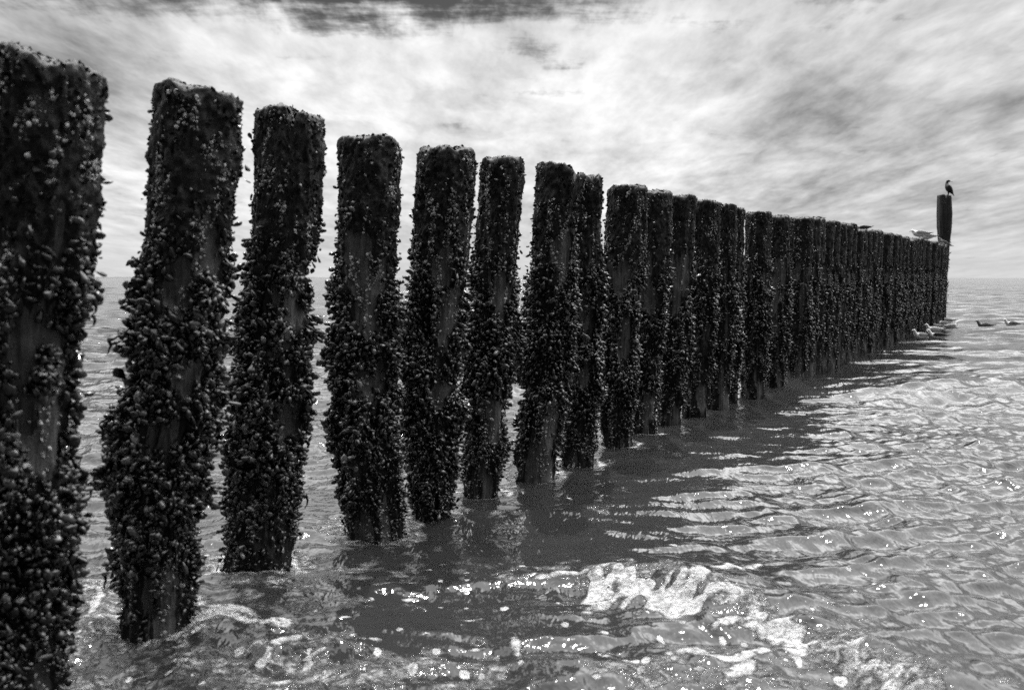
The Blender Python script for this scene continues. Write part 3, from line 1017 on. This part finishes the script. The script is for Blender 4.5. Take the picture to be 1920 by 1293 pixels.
def bird(kind, label, loc, rotz, pose, body=M_WHITE, wing=M_GREYW, tip=M_DARKW, bill=M_BILL, scale=1.0, cat='gull', group=None, legs=True):
    """faces +x before rotation; origin at its feet or waterline"""
    o = thing(kind, label, cat, loc, rotz, group)
    o.scale = (scale,) * 3
    z = 0.0 if pose == 'swim' else 0.12
    if pose == 'crouch': z = 0.02
    hunch = pose in ('rest', 'crouch')
    hx, hz = (0.185, z + 0.148) if hunch else (0.215, z + 0.215)
    # tail to crown in one skin
    secs = [(-0.27, z + 0.075, 0.010, 0.030), (-0.20, z + 0.080, 0.022, 0.042), (-0.10, z + 0.075, 0.055, 0.066), (0.02, z + 0.072, 0.078, 0.082), (0.11, z + 0.088, 0.072, 0.070),
            (0.165, z + 0.125, 0.052, 0.048), (hx - 0.012, hz - 0.022, 0.040, 0.037), (hx + 0.012, hz + 0.004, 0.036, 0.034), (hx + 0.040, hz + 0.002, 0.024, 0.024), (hx + 0.056, hz - 0.004, 0.011, 0.012)]
    part('body', secs, body, o)
    b = part('bill', [(hx + 0.048, hz - 0.003, 0.010, 0.009), (hx + 0.080, hz - 0.006, 0.008, 0.006), (hx + 0.100, hz - 0.014, 0.004, 0.003)], bill, o, 3, 8)
    for s in (-1, 1):
        w = part('wing', [(0.125, z + 0.105, 0.020, 0.010, s * 0.055), (0.07, z + 0.112, 0.050, 0.018, s * 0.068), (-0.04, z + 0.112, 0.052, 0.020, s * 0.066), (-0.15, z + 0.105, 0.034, 0.016, s * 0.048), (-0.24, z + 0.098, 0.017, 0.011, s * 0.030)], wing, o)
        part('wing_tip', [(-0.215, z + 0.100, 0.016, 0.011, s * 0.036), (-0.28, z + 0.102, 0.013, 0.009, s * 0.024), (-0.36, z + 0.112, 0.005, 0.005, s * 0.012)], tip, w)
        e = part('eye', [(hx + 0.012, hz + 0.012, 0.004, 0.003, s * 0.0325), (hx + 0.018, hz + 0.012, 0.005, 0.004, s * 0.0325), (hx + 0.024, hz + 0.012, 0.003, 0.003, s * 0.031)], M_DARKW, o, 2, 8)
        if pose in ('rest', 'stand') and legs:
            lg = part('leg', [(-0.002, 0.0, 0.006, 0.006, s * 0.03), (0.0, 0.06, 0.006, 0.006, s * 0.03), (0.004, 0.135, 0.012, 0.012, s * 0.03)], M_LEG, o, 2, 8)
            co = np.array([(-0.012, s * 0.03, 0.004), (0.055, s * 0.03 - 0.03, 0.002), (0.064, s * 0.03, 0.003), (0.055, s * 0.03 + 0.03, 0.002), (0.0, s * 0.03, 0.014)])
            link('foot', mesh_np('foot', co, None, np.array([(0, 1, 4), (1, 2, 4), (2, 3, 4), (3, 0, 4), (0, 2, 1), (0, 3, 2)]), False), M_LEG, lg)
    return o


def fence_top(u):
    """height and place of the row's top at photo column u"""
    cand = FAR + BASES
    k = min(range(len(cand)), key=lambda i: abs(F * cand[i][0] / cand[i][1] + W0 / 2 - u))
    return cand[k]


LEFT = math.pi
BG = 'gulls on the breakwater'
fx, fy, fz = fence_top(1722)
p = at_depth(1724, 448, fy)
bird('gull', 'large white gull with grey back resting on the row, left of the end post', (p[0], fy - 0.02, fz - 0.02), LEFT, 'rest', scale=0.98, group=BG)
fx, fy, fz = fence_top(1737)
p = at_depth(1740, 452, fy)
bird('gull', 'white gull with long dark wing tips standing behind the larger resting gull', (p[0], fy + 0.05, fz - 0.03), LEFT + 0.15, 'rest', scale=0.95, group=BG)
p = at_depth(1768, 461, by - 0.42)
o = bird('gull', 'dark mottled gull crouching on the pile top against the end post', (p[0], by - 0.42, p[1] + 0.02), LEFT - 0.35, 'crouch', body=M_BROWN, wing=M_BROWN, tip=M_DARKW, bill=M_DARKW, scale=0.85, group=BG)
o.rotation_euler = (0, -0.45, LEFT - 0.35)
fx, fy, fz = fence_top(1618)
p = at_depth(1618, 437, fy)
o = bird('gull', 'dark backed bird lying flat on the pile tops with wing tips raised', (p[0], fy, fz - 0.02), LEFT + 0.1, 'crouch', body=M_BROWN, wing=M_DARKW, tip=M_DARKW, bill=M_DARKW, scale=0.62, group=BG)
o.rotation_euler = (0, 0.12, LEFT + 0.1)
fx, fy, fz = fence_top(1533)
p = at_depth(1534, 415, fy)
bird('wader', 'small dark bird sitting low on a pile top right of the row middle', (p[0], fy, fz + 0.005), LEFT - 0.1, 'crouch', body=M_BROWN, wing=M_DARKW, tip=M_DARKW, bill=M_DARKW, scale=0.33, cat='wader')

# cormorant upright on the tall post, seen from behind
px0, py0, pz0, pcx = POST
o = thing('cormorant', 'black cormorant perched on top of the tall end post', 'cormorant', (px0 + pcx + 0.10, py0 - 0.03, pz0 - 0.01), R(150))
o.scale = (1.2, 1.25, 1.08)
part('body', [(-0.155, -0.02, 0.008, 0.035), (-0.125, 0.03, 0.018, 0.040), (-0.085, 0.10, 0.050, 0.055), (-0.035, 0.17, 0.082, 0.085), (0.0, 0.25, 0.082, 0.088), (0.022, 0.315, 0.056, 0.062), (0.030, 0.355, 0.040, 0.040), (0.022, 0.395, 0.034, 0.034), (0.004, 0.425, 0.038, 0.034), (-0.020, 0.425, 0.030, 0.028), (-0.045, 0.415, 0.014, 0.014)], M_CORM, o)
part('bill', [(-0.040, 0.415, 0.011, 0.009), (-0.075, 0.402, 0.008, 0.006), (-0.105, 0.388, 0.004, 0.004)], M_BILL, o, 3, 8)
part('throat', [(-0.012, 0.396, 0.010, 0.016), (-0.028, 0.396, 0.013, 0.020), (-0.046, 0.402, 0.006, 0.010)], M_PALE, o, 3, 10)
for s in (-1, 1):
    part('wing', [(0.02, 0.305, 0.030, 0.012, s * 0.058), (-0.02, 0.25, 0.058, 0.020, s * 0.080), (-0.06, 0.16, 0.055, 0.020, s * 0.072), (-0.10, 0.08, 0.030, 0.014, s * 0.045), (-0.13, 0.03, 0.010, 0.008, s * 0.028)], M_CORM, o)
    lg = part('leg', [(-0.01, 0.0, 0.011, 0.011, s * 0.04), (-0.012, 0.05, 0.012, 0.012, s * 0.04), (-0.018, 0.12, 0.028, 0.026, s * 0.04)], M_CORM, o, 3, 8)
    co = np.array([(-0.02, s * 0.04, 0.006), (0.06, s * 0.04 - 0.035, 0.003), (0.075, s * 0.04, 0.004), (0.06, s * 0.04 + 0.035, 0.003), (0.0, s * 0.04, 0.02)])
    link('foot', mesh_np('foot', co, None, np.array([(0, 1, 4), (1, 2, 4), (2, 3, 4), (3, 0, 4), (0, 2, 1), (0, 3, 2)]), False), M_CORM, lg)

SW = 'gulls swimming at the far end of the row'
for (u, w, rz, lab, kw) in [
        (1757, 634, LEFT, 'swimming gull with white neck and near black back, front of the flock', dict(wing=M_DARKW)),
        (1727, 634, LEFT + 0.3, 'pale gull swimming farthest left of the flock, close against the wall of piles', dict()),
        (1752, 622, LEFT - 0.1, 'white gull swimming just behind the black backed one', dict(wing=M_WHITE)),
        (1752, 616, LEFT, 'gull with outstretched white head in the middle of the flock', dict()),
        (1768, 610, LEFT + 0.2, 'grey winged gull near the foot of the end post', dict()),
        (1775, 604, LEFT - 0.4, 'white gull farthest back, right at the corner of the end post', dict()),
        (1783, 616, 0.25, 'pale gull on the right of the flock, facing away from the piles', dict()),
        (1846, 614, LEFT, 'dark headed mottled gull swimming alone on open water right of the flock', dict(body=M_BROWN, wing=M_BROWN, bill=M_DARKW)),
        (1897, 611, LEFT, 'white headed gull with dark body swimming nearest the right edge of the picture', dict(wing=M_BROWN))]:
    x, y = on_water(u, w)
    bird('swimming_gull', lab, (x, y, -0.015), rz, 'swim', group=SW, scale=0.92, **kw)
